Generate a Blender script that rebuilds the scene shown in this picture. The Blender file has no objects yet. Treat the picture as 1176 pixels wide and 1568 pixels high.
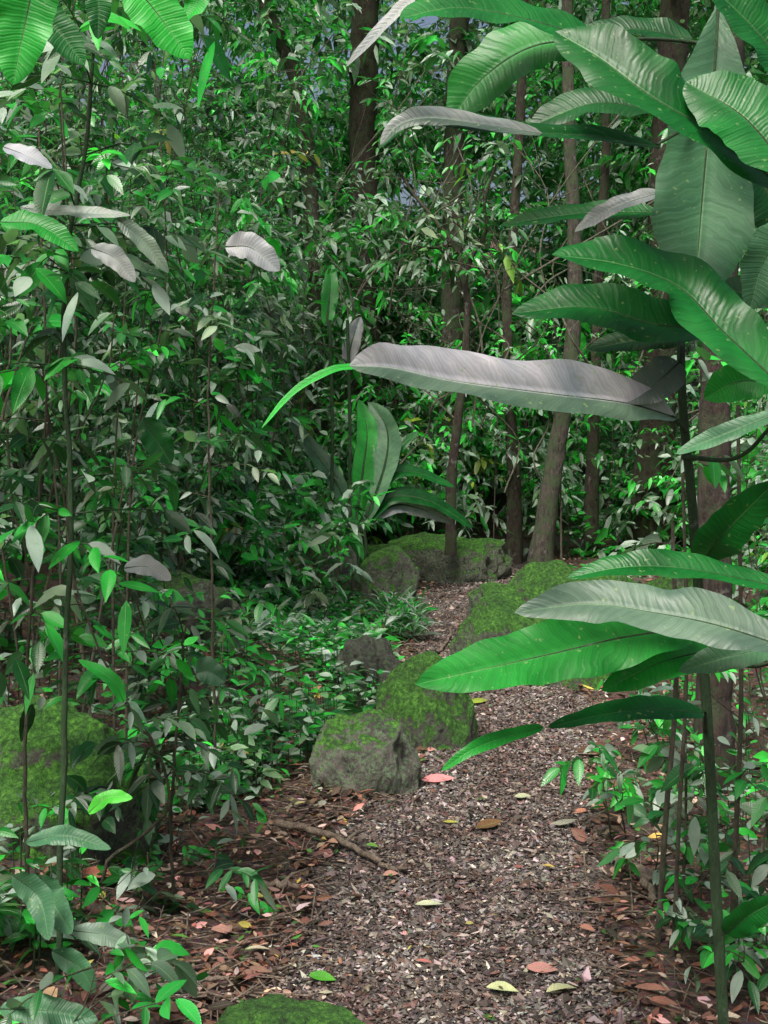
import bpy, math, random
import numpy as np
from mathutils import Vector, noise
rng = np.random.default_rng(11)
random.seed(5)
EYE = 1.55
F = 1893.0
def S(a, b, d):            # world point of an image pixel, along its camera ray at depth d (metres)
    return np.array([(a-588)/F*d, d, EYE-(b-652)/F*d])
def sstep(a, b, x):
    t = np.clip((x-a)/(b-a), 0, 1); return t*t*(3-2*t)
def norm(v):
    return v/np.maximum(np.linalg.norm(v, axis=-1, keepdims=True), 1e-9)
Z = np.array([0, 0, 1.0])

# ---------------------------------------------------------------- terrain
PY = np.array([-6, 0, 2, 3.2, 3.9, 4.5, 5.3, 6.5, 7.3, 8.4, 9.8, 11.8, 13.2, 15, 17, 22])
PX = np.array([0, .05, .1, .16, .20, .25, .44, .74, .78, .52, .50, .79, 1.0, 1.7, 3.2, 6])
PW = np.array([.55, .55, .55, .52, .52, .52, .47, .43, .41, .38, .36, .42, .45, .4, .4, .4])
def pc(y):
    return sum(np.interp(y+o, PY, PX) for o in (-.5, -.25, 0, .25, .5))/5
def pw(y):
    return sum(np.interp(y+o, PY, PW) for o in (-.5, 0, .5))/3
def H(x, y):
    x = np.asarray(x, float); y = np.asarray(y, float)
    c = pc(y); w = pw(y)
    off = sstep(0.0, .9, np.abs(x-c)-w)
    n = .045*np.sin(1.7*x+1.3*y)+.04*np.sin(3.1*x-2.3*y+1)+.025*np.sin(6.3*x+5.1*y)+.012*np.sin(13*x-11*y)
    left = sstep(.1, 3.0, c-w-x)*.55
    right = sstep(.2, 4, x-c-w)*.3
    hill = sstep(13.5, 45, y)*8
    return off*n + left + right + hill + .006*np.sin(5*x+3*y) - .02*sstep(.3, 0, np.abs(x-c)-w*.6)

# ---------------------------------------------------------------- mesh accumulator
class Acc:
    def __init__(s, k=4):
        s.k = k; s.v = []; s.f = []; s.c = []; s.l = []; s.m = []; s.n = 0
    def add(s, v, f, c, l=None, m=0):
        v = v.reshape(-1, 3); n = len(v)
        f = f.reshape(-1, s.k)
        c = np.broadcast_to(c, (n, 3)) if np.ndim(c) == 1 else c.reshape(-1, 3)
        s.v.append(v); s.f.append(f+s.n); s.c.append(c)
        s.l.append(np.zeros((n, 3)) if l is None else l.reshape(-1, 3))
        s.m.append(np.full(len(f), m)); s.n += n
    def build(s, name, mats, smooth=True, parent=None):
        v = np.concatenate(s.v); f = np.concatenate(s.f); c = np.concatenate(s.c)
        l = np.concatenate(s.l); m = np.concatenate(s.m)
        me = bpy.data.meshes.new(name)
        me.vertices.add(len(v)); me.vertices.foreach_set("co", v.astype(np.float32).ravel())
        me.loops.add(f.size); me.loops.foreach_set("vertex_index", f.astype(np.int32).ravel())
        me.polygons.add(len(f)); me.polygons.foreach_set("loop_start", np.arange(0, f.size, s.k, dtype=np.int32))
        me.polygons.foreach_set("material_index", m.astype(np.int32))
        me.polygons.foreach_set("use_smooth", np.full(len(f), smooth))
        me.update(calc_edges=True)
        a = me.attributes.new("lcol", 'FLOAT_COLOR', 'POINT')
        a.data.foreach_set("color", np.concatenate([np.clip(c, 0, 1), np.ones((len(c), 1))], 1).astype(np.float32).ravel())
        a = me.attributes.new("luv", 'FLOAT_VECTOR', 'POINT')
        a.data.foreach_set("vector", l.astype(np.float32).ravel())
        for mt in mats: me.materials.append(mt)
        o = bpy.data.objects.new(name, me); bpy.context.scene.collection.objects.link(o)
        if parent: o.parent = parent
        return o
def gridq(a, b, wrap=False):
    i, j = np.meshgrid(np.arange(a-1), np.arange(b if wrap else b-1), indexing='ij')
    j2 = (j+1) % b
    return np.stack([i*b+j, i*b+j2, (i+1)*b+j2, (i+1)*b+j], -1).reshape(-1, 4)

LOD = {0: (np.array([0, .12, .3, .52, .75, .9, 1]), np.array([.08, .55, .93, 1, .68, .3, .02])),
       1: (np.array([0, .2, .5, .8, 1]), np.array([.08, .75, 1, .5, .02])),
       2: (np.array([0, .3, .68, 1]), np.array([.1, .95, .75, .03]))}
def leaves(acc, P, D, N, L, W, col, droop=.25, fold=.25, lod=1):
    st, wd = LOD[lod]; n = len(P); k = len(st)
    D = norm(D); X = norm(np.cross(D, N)); N = np.cross(X, D)
    L = np.broadcast_to(L, (n,)); W = np.broadcast_to(W, (n,)); droop = np.broadcast_to(droop, (n,)); fold = np.broadcast_to(fold, (n,))
    a = np.array([-1, 0, 1.])
    s = st[None, :, None, None]; w = wd[None, :, None, None]; aa = a[None, None, :, None]
    e = lambda q: q[:, None, None, :]; f = lambda q: q[:, None, None, None]
    V = e(P)+e(D)*f(L)*s+e(X)*f(W)*.5*w*aa+e(N)*f(fold*W)*.5*w*np.abs(aa)-Z*f(droop*L)*s**2
    g = gridq(k, 3)
    Fq = (g[None]+(np.arange(n)*k*3)[:, None, None])
    uv = np.zeros((n, k, 3, 3)); uv[..., 0] = a[None, None, :]; uv[..., 1] = st[None, :, None]; uv[..., 2] = rng.random(n)[:, None, None]
    C = np.broadcast_to(col[:, None, None, :], (n, k, 3, 3))
    acc.add(V, Fq, C.reshape(-1, 3), uv, 0)
def pick(pal, n, jit=.25):
    cs = np.array([p[0] for p in pal]); w = np.array([p[1] for p in pal], float)
    c = cs[rng.choice(len(cs), n, p=w/w.sum())]
    return c*(1+jit*rng.standard_normal((n, 1))).clip(.4, 1.8)*(1+.08*rng.standard_normal((n, 3)))
def tube(acc, pts, rad, sides=6, col=(.1, .07, .05), m=1, rough=0):
    pts = np.asarray(pts, float); n = len(pts); rad = np.broadcast_to(rad, (n,))
    T = norm(np.gradient(pts, axis=0)); ref = np.array([.9, .3, .1]) if abs(T[0][2]) > .7 else Z
    X = norm(np.cross(T, ref)); Y = np.cross(T, X)
    th = np.arange(sides)/sides*2*math.pi
    r = rad[:, None, None]*(1+rough*rng.standard_normal((n, sides, 1)))
    V = pts[:, None]+r*(np.cos(th)[None, :, None]*X[:, None]+np.sin(th)[None, :, None]*Y[:, None])
    acc.add(V, gridq(n, sides, True), np.array(col), None, m)
def cr(pts, n=24):
    pts = np.asarray(pts, float); P = np.vstack([2*pts[0]-pts[1], pts, 2*pts[-1]-pts[-2]])
    out = []
    for t in np.linspace(0, len(pts)-1-1e-6, n):
        i = int(t); u = t-i; a, b, c, d = P[i:i+4]
        out.append(.5*((2*b)+(-a+c)*u+(2*a-5*b+4*c-d)*u*u+(-a+3*b-3*c+d)*u**3))
    return np.array(out)
PALE_GLINT = np.array([.20, .275, .24])  # pale leaf colour that stands in for sky glints on glossy leaves
# camera sight-lines cleared of twigs so sky shows through: world-space lines (point, direction) and radius in metres
SIGHTLINE_GAPS = [(S(620, 283, 16), norm(S(620, 283, 16)-S(620, 283, 10)), .17), (S(160, 85, 14), norm(S(160, 85, 14)-S(160, 85, 9)), .16)]
def twigs(acc, O, D, L, k, lL, pal, lod, jit=.3, aspect=.42, twr=.003, tc=None, pale_glint=.17, pk=1.):
    n = len(O); L = np.broadcast_to(L, (n,)); D = norm(D); lL = np.broadcast_to(lL, (n,))
    if tc is None: tc = pick(pal, n, .2)
    keep = np.ones(n, bool)
    for p, v, r in SIGHTLINE_GAPS:
        q = O+D*L[:, None]*.5-p; dist = np.linalg.norm(q-(q@v)[:, None]*v, axis=1)
        keep &= ~((dist < r+.2*L) & (O[:, 1] > 8))
    O, D, L, lL, tc = O[keep], D[keep], L[keep], lL[keep], tc[keep]; n = len(O)
    if n == 0: return
    t = np.linspace(.2, 1, k)[None]+rng.uniform(-.04, .04, (n, k)); g = rng.uniform(.1, .55, (n, 1))
    pos = O[:, None]+D[:, None]*(L[:, None]*t)[..., None]-Z*(L[:, None]*g*t*t)[..., None]
    tan = norm(D[:, None]-Z*(2*g*t)[..., None])
    side = norm(np.cross(tan, Z)+1e-6)
    sg = np.where(np.arange(k) % 2 == 0, 1, -1)[None, :, None]*np.ones((n, 1, 1)); sg[:, -1] = 0
    ld = norm(tan*.6+side*sg*.85+Z*rng.uniform(-.55, .2, (n, k, 1))+.35*rng.standard_normal((n, k, 3)))
    N = norm(Z+.5*rng.standard_normal((n, k, 3))-np.array([0, .45, 0]))
    LL = lL[:, None]*rng.uniform(.55, 1.3, (n, k))*np.repeat(rng.uniform(.75, 1.2, (n, 1)), k, 1)
    C = np.repeat(tc[:, None], k, 1)*(1+jit*rng.standard_normal((n, k, 1))).clip(.4, 2)
    pm = rng.random((n, k, 1))
    C = np.where(pm < pale_glint, PALE_GLINT*pk*rng.uniform(.6, 1.5, (n, k, 1)), C)  # random share of leaves painted pale, as if angled to catch the light
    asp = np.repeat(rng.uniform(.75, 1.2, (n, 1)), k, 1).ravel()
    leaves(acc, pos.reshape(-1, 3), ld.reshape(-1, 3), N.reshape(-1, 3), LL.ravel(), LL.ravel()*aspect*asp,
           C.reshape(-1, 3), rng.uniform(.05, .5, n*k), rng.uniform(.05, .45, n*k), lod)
    ts = np.linspace(0, 1, 4)[None]
    c = O[:, None]+D[:, None]*(L[:, None]*ts)[..., None]-Z*(L[:, None]*g*ts*ts)[..., None]
    th = np.arange(3)/3*2*math.pi; s1 = norm(np.cross(D, Z)+1e-6); s2 = np.cross(s1, D)
    ring = np.cos(th)[None, :, None]*s1[:, None]+np.sin(th)[None, :, None]*s2[:, None]
    r = (twr*np.array([1, .8, .6, .3]))[None, :, None, None]
    V = c[:, :, None]+ring[:, None]*r
    g4 = gridq(4, 3, True)
    acc.add(V, g4[None]+(np.arange(n)*12)[:, None, None], np.array([.05, .045, .03]), None, 1)
def shrub(acc, bx, by, Ht, R, nt, lL, pal, lod=2, k=8, lo=.12, aspect=.42, pale_glint=.17, pk=1.):
    z0 = float(H(bx, by)); base = np.array([bx, by, z0-.05])
    ns = int(rng.integers(2, 4)); stems = []
    for i in range(ns):
        an = rng.uniform(0, 6.28); r = R*rng.uniform(.5, 1.2)
        top = base+np.array([math.cos(an)*r, math.sin(an)*r, Ht*rng.uniform(.7, 1)])
        mid = (base*.6+top*.4)+rng.normal(0, .22*R, 3); mid2 = base*.3+top*.7+rng.normal(0, .25*R, 3)
        c = cr([base+rng.normal(0, .04, 3)*[1, 1, 0], mid, mid2, top], 12); stems.append(c)
        r0 = .003+.0012*Ht
        tube(acc, c, np.linspace(r0, r0*.3, 12), 5, (.07, .055, .04), 1, .08)
    si = rng.integers(0, ns, nt); t = rng.uniform(lo, 1, nt)**.8
    st = np.array(stems); idx = t*10.99; i0 = idx.astype(int); fr = (idx-i0)[:, None]
    O = st[si, i0]*(1-fr)+st[si, i0+1]*fr
    an = rng.uniform(0, 6.28, nt)
    D = np.stack([np.cos(an), np.sin(an), rng.uniform(-.1, .9, nt)], 1)
    twigs(acc, O, D, R*rng.uniform(.35, 1, nt)*(1.1-.4*t), k, lL, pal, lod, aspect=aspect, pale_glint=pale_glint, pk=pk)
def clumps(acc, C, R, nt, lL, tones, k=8, lod=2, jit=.3, pale_glint=.17, pk=1.):
    m = len(C); u = norm(rng.standard_normal((m, nt, 3)))
    O = C[:, None]+u*[1, 1, .75]*(R[:, None, None]*rng.random((m, nt, 1))**.5)
    D = u*[1, 1, .5]+.6*rng.standard_normal((m, nt, 3))+[0, -.15, .15]
    tc = np.repeat(tones[:, None], nt, 1)*(1+.3*rng.standard_normal((m, nt, 1))).clip(.4, 1.9)
    twigs(acc, O.reshape(-1, 3), D.reshape(-1, 3), (R[:, None]*rng.uniform(.25, .6, (m, nt))).ravel(), k, np.repeat(lL, nt), None, lod, jit, tc=tc.reshape(-1, 3), pale_glint=pale_glint, pk=pk)

# ---------------------------------------------------------------- materials
def newmat(name):
    m = bpy.data.materials.new(name); m.use_nodes = True; nt = m.node_tree
    for n in list(nt.nodes): nt.nodes.remove(n)
    out = nt.nodes.new('ShaderNodeOutputMaterial')
    def N(t, **kw):
        n = nt.nodes.new(t)
        for k, v in kw.items():
            if k in n.inputs.keys(): n.inputs[k].default_value = v
            else: setattr(n, k, v)
        return n
    return m, nt, out, N, nt.links.new
def math_n(N, Lk, op, a, b=None, clamp=False):
    n = N('ShaderNodeMath', operation=op, use_clamp=clamp)
    for i, q in enumerate((a, b)):
        if q is None: continue
        if isinstance(q, (int, float)): n.inputs[i].default_value = q
        else: Lk(q, n.inputs[i])
    return n.outputs[0]
def mixc(N, Lk, f, a, b, bt='MIX'):
    n = N('ShaderNodeMix', data_type='RGBA', blend_type=bt)
    for i, q in ((0, f), (6, a), (7, b)):
        if isinstance(q, (int, float)): n.inputs[i].default_value = q
        elif isinstance(q, tuple): n.inputs[i].default_value = (*q, 1)
        else: Lk(q, n.inputs[i])
    return n.outputs[2]
def ramp(N, Lk, f, stops):
    n = N('ShaderNodeValToRGB'); Lk(f, n.inputs[0]); cr_ = n.color_ramp
    while len(cr_.elements) < len(stops): cr_.elements.new(.5)
    for e, (p, c) in zip(cr_.elements, stops):
        e.position = p; e.color = (*c, 1)
    return n.outputs[0]
def leafmat(name, rough=.30, trans=.28, veins=7., bump=.25, under=.3, spec=.65, big=False):
    m, nt, out, N, Lk = newmat(name)
    at = N('ShaderNodeAttribute', attribute_name='lcol'); uv = N('ShaderNodeAttribute', attribute_name='luv')
    sp = N('ShaderNodeSeparateXYZ'); Lk(uv.outputs['Vector'], sp.inputs[0])
    av = math_n(N, Lk, 'ABSOLUTE', sp.outputs[0])
    mid = math_n(N, Lk, 'SUBTRACT', 1.0, math_n(N, Lk, 'MULTIPLY', av, 22.0 if big else 14.0), True)
    tc = N('ShaderNodeTexCoord'); nz = N('ShaderNodeTexNoise', Scale=9.0, Detail=4.0); Lk(tc.outputs['Object'], nz.inputs['Vector'])
    ph = math_n(N, Lk, 'SUBTRACT', math_n(N, Lk, 'MULTIPLY', sp.outputs[1], veins*6.28), math_n(N, Lk, 'MULTIPLY', av, 4.5))
    ph = math_n(N, Lk, 'ADD', ph, math_n(N, Lk, 'MULTIPLY', nz.outputs[0], 9.0))
    v2 = math_n(N, Lk, 'ABSOLUTE', math_n(N, Lk, 'SINE', ph))
    c = mixc(N, Lk, 1.0, at.outputs['Color'], ramp(N, Lk, nz.outputs[0], [(.3, (.62, .68, .66)), (.7, (1.35, 1.25, 1.15))]), 'MULTIPLY')
    if big:
        v3 = math_n(N, Lk, 'SINE', math_n(N, Lk, 'MULTIPLY', ph, 3.7)); v4 = math_n(N, Lk, 'SINE', math_n(N, Lk, 'MULTIPLY', ph, 7.3))
        st_ = math_n(N, Lk, 'ADD', math_n(N, Lk, 'MULTIPLY', v2, .3), math_n(N, Lk, 'MULTIPLY', v4, .15))
        c = mixc(N, Lk, 1.0, c, ramp(N, Lk, st_, [(.0, (.86, .87, .86)), (.4, (1.08, 1.07, 1.07))]), 'MULTIPLY')
        v2 = math_n(N, Lk, 'ADD', v2, math_n(N, Lk, 'MULTIPLY', v3, .3))
        n5 = N('ShaderNodeTexNoise', Scale=70.0, Detail=3.0); Lk(tc.outputs['Object'], n5.inputs['Vector'])
        c = mixc(N, Lk, ramp(N, Lk, n5.outputs[0], [(.66, (0,)*3), (.72, (.6,)*3)]), c, (.2, .3, .12))
    geo = N('ShaderNodeNewGeometry')
    c = mixc(N, Lk, math_n(N, Lk, 'MULTIPLY', geo.outputs['Backfacing'], under), c, (.13, .24, .16))
    c = mixc(N, Lk, math_n(N, Lk, 'MULTIPLY', mid, .5), c, (.17, .34, .13))
    hsum = math_n(N, Lk, 'ADD', math_n(N, Lk, 'MULTIPLY', v2, .5), math_n(N, Lk, 'MULTIPLY', mid, -1.0))
    bp = N('ShaderNodeBump', Strength=bump, Distance=.004); Lk(hsum, bp.inputs['Height'])
    pr = N('ShaderNodeBsdfPrincipled'); Lk(c, pr.inputs['Base Color']); Lk(bp.outputs[0], pr.inputs['Normal'])
    pr.inputs['Specular IOR Level'].default_value = spec
    Lk(ramp(N, Lk, nz.outputs[0], [(.3, (rough-.06,)*3), (.7, (rough+.14,)*3)]), pr.inputs['Roughness'])
    tr = N('ShaderNodeBsdfTranslucent'); Lk(mixc(N, Lk, 1.0, c, (1.4, 2.2, .9), 'MULTIPLY'), tr.inputs[0])
    mx = N('ShaderNodeMixShader'); mx.inputs[0].default_value = trans
    Lk(pr.outputs[0], mx.inputs[1]); Lk(tr.outputs[0], mx.inputs[2]); Lk(mx.outputs[0], out.inputs[0])
    return m
M_leaf = leafmat('glossy_leaf')
M_big = leafmat('broad_leaf', rough=.38, trans=.22, veins=11., bump=.25, under=.08, big=True, spec=.35)
M_dead = leafmat('dead_leaf', rough=.6, trans=.05, veins=5., bump=.5, under=0., spec=.3)

def bark(name, c1, c2, moss=.35):
    m, nt, out, N, Lk = newmat(name)
    tc = N('ShaderNodeTexCoord'); mp = N('ShaderNodeMapping'); mp.inputs['Scale'].default_value = (1, 1, .3); Lk(tc.outputs['Object'], mp.inputs[0])
    n1 = N('ShaderNodeTexNoise', Scale=40.0, Detail=8.0, Roughness=.75); Lk(mp.outputs[0], n1.inputs['Vector'])
    n2 = N('ShaderNodeTexNoise', Scale=7.0, Detail=8.0, Roughness=.7); Lk(tc.outputs['Object'], n2.inputs['Vector'])
    c = ramp(N, Lk, n1.outputs[0], [(.38, c1), (.66, c2)])
    mk = ramp(N, Lk, n2.outputs[0], [(.46, (0, 0, 0)), (.56, (moss,)*3)])
    c = mixc(N, Lk, mk, c, (.055, .09, .035))
    mk2 = ramp(N, Lk, n2.outputs[0], [(.34, (.7,)*3), (.40, (0,)*3)])
    c = mixc(N, Lk, mk2, c, (.2, .21, .18))
    bp = N('ShaderNodeBump', Strength=1.0, Distance=.04); Lk(n1.outputs[0], bp.inputs['Height'])
    pr = N('ShaderNodeBsdfPrincipled', Roughness=.85); Lk(c, pr.inputs['Base Color']); Lk(bp.outputs[0], pr.inputs['Normal']); Lk(pr.outputs[0], out.inputs[0])
    return m
M_bark = bark('mossy_bark', (.018, .015, .013), (.13, .11, .09), .8)
M_redbark = bark('red_bark', (.014, .009, .008), (.085, .055, .045), .6)
M_twig = bark('twig_bark', (.03, .026, .018), (.15, .13, .09), .4)
M_liana = bark('liana_bark', (.05, .042, .035), (.24, .22, .17), .5)
M_gstem = bark('green_stem', (.015, .05, .015), (.05, .13, .045), .3)
M_stick = bark('dry_stick', (.14, .09, .07), (.46, .37, .29), .2)

def rockmat():
    m, nt, out, N, Lk = newmat('mossy_stone')
    tc = N('ShaderNodeTexCoord'); geo = N('ShaderNodeNewGeometry')
    oi = N('ShaderNodeObjectInfo')
    ad = N('ShaderNodeVectorMath', operation='ADD'); Lk(tc.outputs['Object'], ad.inputs[0]); Lk(oi.outputs['Location'], ad.inputs[1])
    V = ad.outputs[0]
    n1 = N('ShaderNodeTexNoise', Scale=9.0, Detail=8.0, Roughness=.65); Lk(V, n1.inputs['Vector'])
    n2 = N('ShaderNodeTexNoise', Scale=50.0, Detail=8.0, Roughness=.78); Lk(V, n2.inputs['Vector'])
    n3 = N('ShaderNodeTexVoronoi', Scale=16.0); Lk(V, n3.inputs['Vector'])
    n4 = N('ShaderNodeTexNoise', Scale=220.0, Detail=3.0); Lk(V, n4.inputs['Vector'])
    c = ramp(N, Lk, n1.outputs[0], [(.3, (.04, .034, .033)), (.5, (.12, .105, .095)), (.7, (.28, .26, .235))])
    c = mixc(N, Lk, ramp(N, Lk, n2.outputs[0], [(.47, (0,)*3), (.56, (.8,)*3)]), c, (.19, .31, .16))
    c = mixc(N, Lk, ramp(N, Lk, n3.outputs[0], [(.10, (.9,)*3), (.22, (0,)*3)]), c, (.02, .02, .018))
    sx = N('ShaderNodeSeparateXYZ'); Lk(geo.outputs['Normal'], sx.inputs[0])
    mm = math_n(N, Lk, 'ADD', math_n(N, Lk, 'MULTIPLY', sx.outputs[2], .5), math_n(N, Lk, 'MULTIPLY', n1.outputs[0], 1.1))
    mm = math_n(N, Lk, 'ADD', mm, math_n(N, Lk, 'MULTIPLY', n2.outputs[0], .7))
    at = N('ShaderNodeAttribute', attribute_name='moss', attribute_type='OBJECT')
    tn = N('ShaderNodeAttribute', attribute_name='tone', attribute_type='OBJECT')
    mm = math_n(N, Lk, 'ADD', mm, at.outputs['Fac'])
    mask = ramp(N, Lk, math_n(N, Lk, 'MULTIPLY', mm, .7), [(.70, (0,)*3), (.80, (1,)*3)])
    mossc = ramp(N, Lk, n2.outputs[0], [(.36, (.012, .05, .006)), (.50, (.05, .20, .02)), (.64, (.16, .46, .06))])
    mossc = mixc(N, Lk, 1.0, mossc, ramp(N, Lk, n1.outputs[0], [(.35, (.6, .65, .6)), (.65, (1.5, 1.35, 1.2))]), 'MULTIPLY')
    c = mixc(N, Lk, mask, c, mossc)
    vm = N('ShaderNodeVectorMath', operation='SCALE'); Lk(c, vm.inputs[0]); Lk(tn.outputs['Fac'], vm.inputs['Scale'])
    hh = math_n(N, Lk, 'ADD', math_n(N, Lk, 'MULTIPLY', n2.outputs[0], 1.5), math_n(N, Lk, 'MULTIPLY', n4.outputs[0], math_n(N, Lk, 'ADD', math_n(N, Lk, 'MULTIPLY', mask, .7), .15)))
    hh = math_n(N, Lk, 'ADD', hh, math_n(N, Lk, 'MULTIPLY', n3.outputs[0], .5))
    bp = N('ShaderNodeBump', Strength=1.0, Distance=.045); Lk(hh, bp.inputs['Height'])
    pr = N('ShaderNodeBsdfPrincipled', Roughness=.8); Lk(vm.outputs[0], pr.inputs['Base Color']); Lk(bp.outputs[0], pr.inputs['Normal']); Lk(pr.outputs[0], out.inputs[0])
    return m
M_rock = rockmat()
def soil():
    m, nt, out, N, Lk = newmat('forest_soil')
    tc = N('ShaderNodeTexCoord'); V = tc.outputs['Object']
    n1 = N('ShaderNodeTexNoise', Scale=3.0, Detail=8.0, Roughness=.7); Lk(V, n1.inputs['Vector'])
    n2 = N('ShaderNodeTexNoise', Scale=45.0, Detail=8.0, Roughness=.75); Lk(V, n2.inputs['Vector'])
    v = N('ShaderNodeTexVoronoi', Scale=60.0); Lk(V, v.inputs['Vector'])
    c = ramp(N, Lk, n2.outputs[0], [(.34, (.02, .012, .010)), (.52, (.09, .05, .042)), (.70, (.27, .18, .15))])
    c = mixc(N, Lk, ramp(N, Lk, n1.outputs[0], [(.52, (0,)*3), (.66, (.5,)*3)]), c, (.025, .06, .016))
    c = mixc(N, Lk, .35, c, mixc(N, Lk, 1.0, v.outputs['Color'], (.26, .15, .12), 'MULTIPLY'))
    bp = N('ShaderNodeBump', Strength=1.0, Distance=.025); Lk(math_n(N, Lk, 'ADD', n2.outputs[0], math_n(N, Lk, 'MULTIPLY', v.outputs[0], .5)), bp.inputs['Height'])
    pr = N('ShaderNodeBsdfPrincipled', Roughness=.9); Lk(c, pr.inputs['Base Color']); Lk(bp.outputs[0], pr.inputs['Normal']); Lk(pr.outputs[0], out.inputs[0])
    return m
def gravelbase():
    m, nt, out, N, Lk = newmat('gravel_bed')
    tc = N('ShaderNodeTexCoord'); V = tc.outputs['Object']
    v = N('ShaderNodeTexVoronoi', Scale=75.0); Lk(V, v.inputs['Vector'])
    n = N('ShaderNodeTexNoise', Scale=2.2, Detail=6.0); Lk(V, n.inputs['Vector'])
    sp = N('ShaderNodeSeparateColor'); Lk(v.outputs['Color'], sp.inputs[0])
    c = ramp(N, Lk, sp.outputs[0], [(0, (.035, .026, .023)), (.6, (.11, .09, .082)), (1, (.25, .22, .2))])
    c = mixc(N, Lk, ramp(N, Lk, n.outputs[0], [(.5, (0,)*3), (.68, (.7,)*3)]), c, (.055, .033, .027))
    c = mixc(N, Lk, 1.0, c, ramp(N, Lk, v.outputs[0], [(.2, (1,)*3), (.6, (.3,)*3)]), 'MULTIPLY')
    bp = N('ShaderNodeBump', Strength=1.0, Distance=.012, invert=True); Lk(v.outputs[0], bp.inputs['Height'])
    pr = N('ShaderNodeBsdfPrincipled', Roughness=.8); Lk(c, pr.inputs['Base Color']); Lk(bp.outputs[0], pr.inputs['Normal']); Lk(pr.outputs[0], out.inputs[0])
    return m
def chipmat():
    m, nt, out, N, Lk = newmat('gravel_chip')
    at = N('ShaderNodeAttribute', attribute_name='lcol')
    tc = N('ShaderNodeTexCoord'); n = N('ShaderNodeTexNoise', Scale=2.6, Detail=5.0, Roughness=.6); Lk(tc.outputs['Object'], n.inputs['Vector'])
    c = mixc(N, Lk, 1.0, at.outputs['Color'], ramp(N, Lk, n.outputs[0], [(.38, (.55, .43, .39)), (.60, (1.05, 1.02, 1.0))]), 'MULTIPLY')
    pr = N('ShaderNodeBsdfPrincipled', Roughness=.6); Lk(c, pr.inputs['Base Color']); Lk(pr.outputs[0], out.inputs[0])
    return m

# ---------------------------------------------------------------- ground sheet
def axis(lo, hi, st, far):
    a = list(np.arange(lo, hi, st)); s = st; x = hi; r = []
    while x < far: r.append(x); s *= 1.25; x += s
    l = []; s = st; x = lo-st
    while x > -far: l.append(x); s *= 1.25; x -= s
    return np.array(l[::-1]+a+r)
gx = axis(-4, 4, .06, 300); gy = axis(1.5, 16, .07, 300)
X, Y = np.meshgrid(gx, gy, indexing='ij')
fine = .012*np.array([noise.noise((float(a)*6, float(b)*6, 0)) for a, b in zip(X.ravel(), Y.ravel())]).reshape(X.shape)
offp = sstep(-.02, .25, np.abs(X-pc(Y))-pw(Y))
A = Acc(); A.add(np.stack([X, Y, H(X, Y)+fine*offp*1.5], -1), gridq(len(gx), len(gy))[:, ::-1], np.array([0, 0, 0.]))
A.build('ground', [soil()])
py_ = np.arange(-5, 17, .06); ac = np.linspace(-1, 1, 15)
ed = 1+.10*np.sin(py_*3.1)+.06*np.sin(py_*9+1)
XX = pc(py_)[:, None]+(pw(py_)*ed)[:, None]*ac; YY = np.repeat(py_[:, None], 15, 1)
ZZ = H(XX, YY)+.012-.02*np.abs(ac)**6
A = Acc(); A.add(np.stack([XX, YY, ZZ], -1), gridq(len(py_), 15)[:, ::-1], np.array([0, 0, 0.]))
A.build('gravel_path', [gravelbase()])
n = 100000
u = rng.random(n); yy = 2.2+11.3*u**1.7
e = rng.uniform(-1, 1, n)*.95+rng.normal(0, .15, n)
xx = pc(yy)+pw(yy)*e
sz = rng.lognormal(0, .42, n)*.0057*(1+.05*(yy-3))
T = np.array([[1, 0, 0], [0, 1, 0], [-1, 0, 0], [0, -1, 0], [0, 0, 1], [0, 0, -1.]])
ft = np.array([[0, 1, 4], [1, 2, 4], [2, 3, 4], [3, 0, 4], [1, 0, 5], [2, 1, 5], [3, 2, 5], [0, 3, 5]])
V = T[None]*np.stack([sz*rng.uniform(1, 1.9, n), sz*rng.uniform(.5, 1, n), sz*rng.uniform(.3, .6, n)], 1)[:, None]
V = V+rng.normal(0, .18, (n, 6, 3))*sz[:, None, None]
th = rng.uniform(0, 6.28, n); tl = rng.normal(0, .35, n)
c, s_ = np.cos(tl)[:, None], np.sin(tl)[:, None]; V = np.stack([V[..., 0]*c-V[..., 2]*s_, V[..., 1], V[..., 0]*s_+V[..., 2]*c], -1)
c, s_ = np.cos(th)[:, None], np.sin(th)[:, None]; V = np.stack([V[..., 0]*c-V[..., 1]*s_, V[..., 0]*s_+V[..., 1]*c, V[..., 2]], -1)
V = V+np.stack([xx, yy, H(xx, yy)+.014+rng.uniform(-.002, .007, n)-.02*np.clip(np.abs(e), 0, 1)**6], 1)[:, None]
cc = pick([((.125, .108, .10), 5), ((.045, .036, .033), 4.5), ((.235, .215, .20), 2.6), ((.40, .375, .355), 1.0), ((.11, .066, .052), 1.9)], n, .25)
A = Acc(3); A.add(V, ft[None]+(np.arange(n)*6)[:, None, None], np.repeat(cc[:, None], 6, 1)); A.build('path_gravel', [chipmat()], smooth=False)

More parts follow.
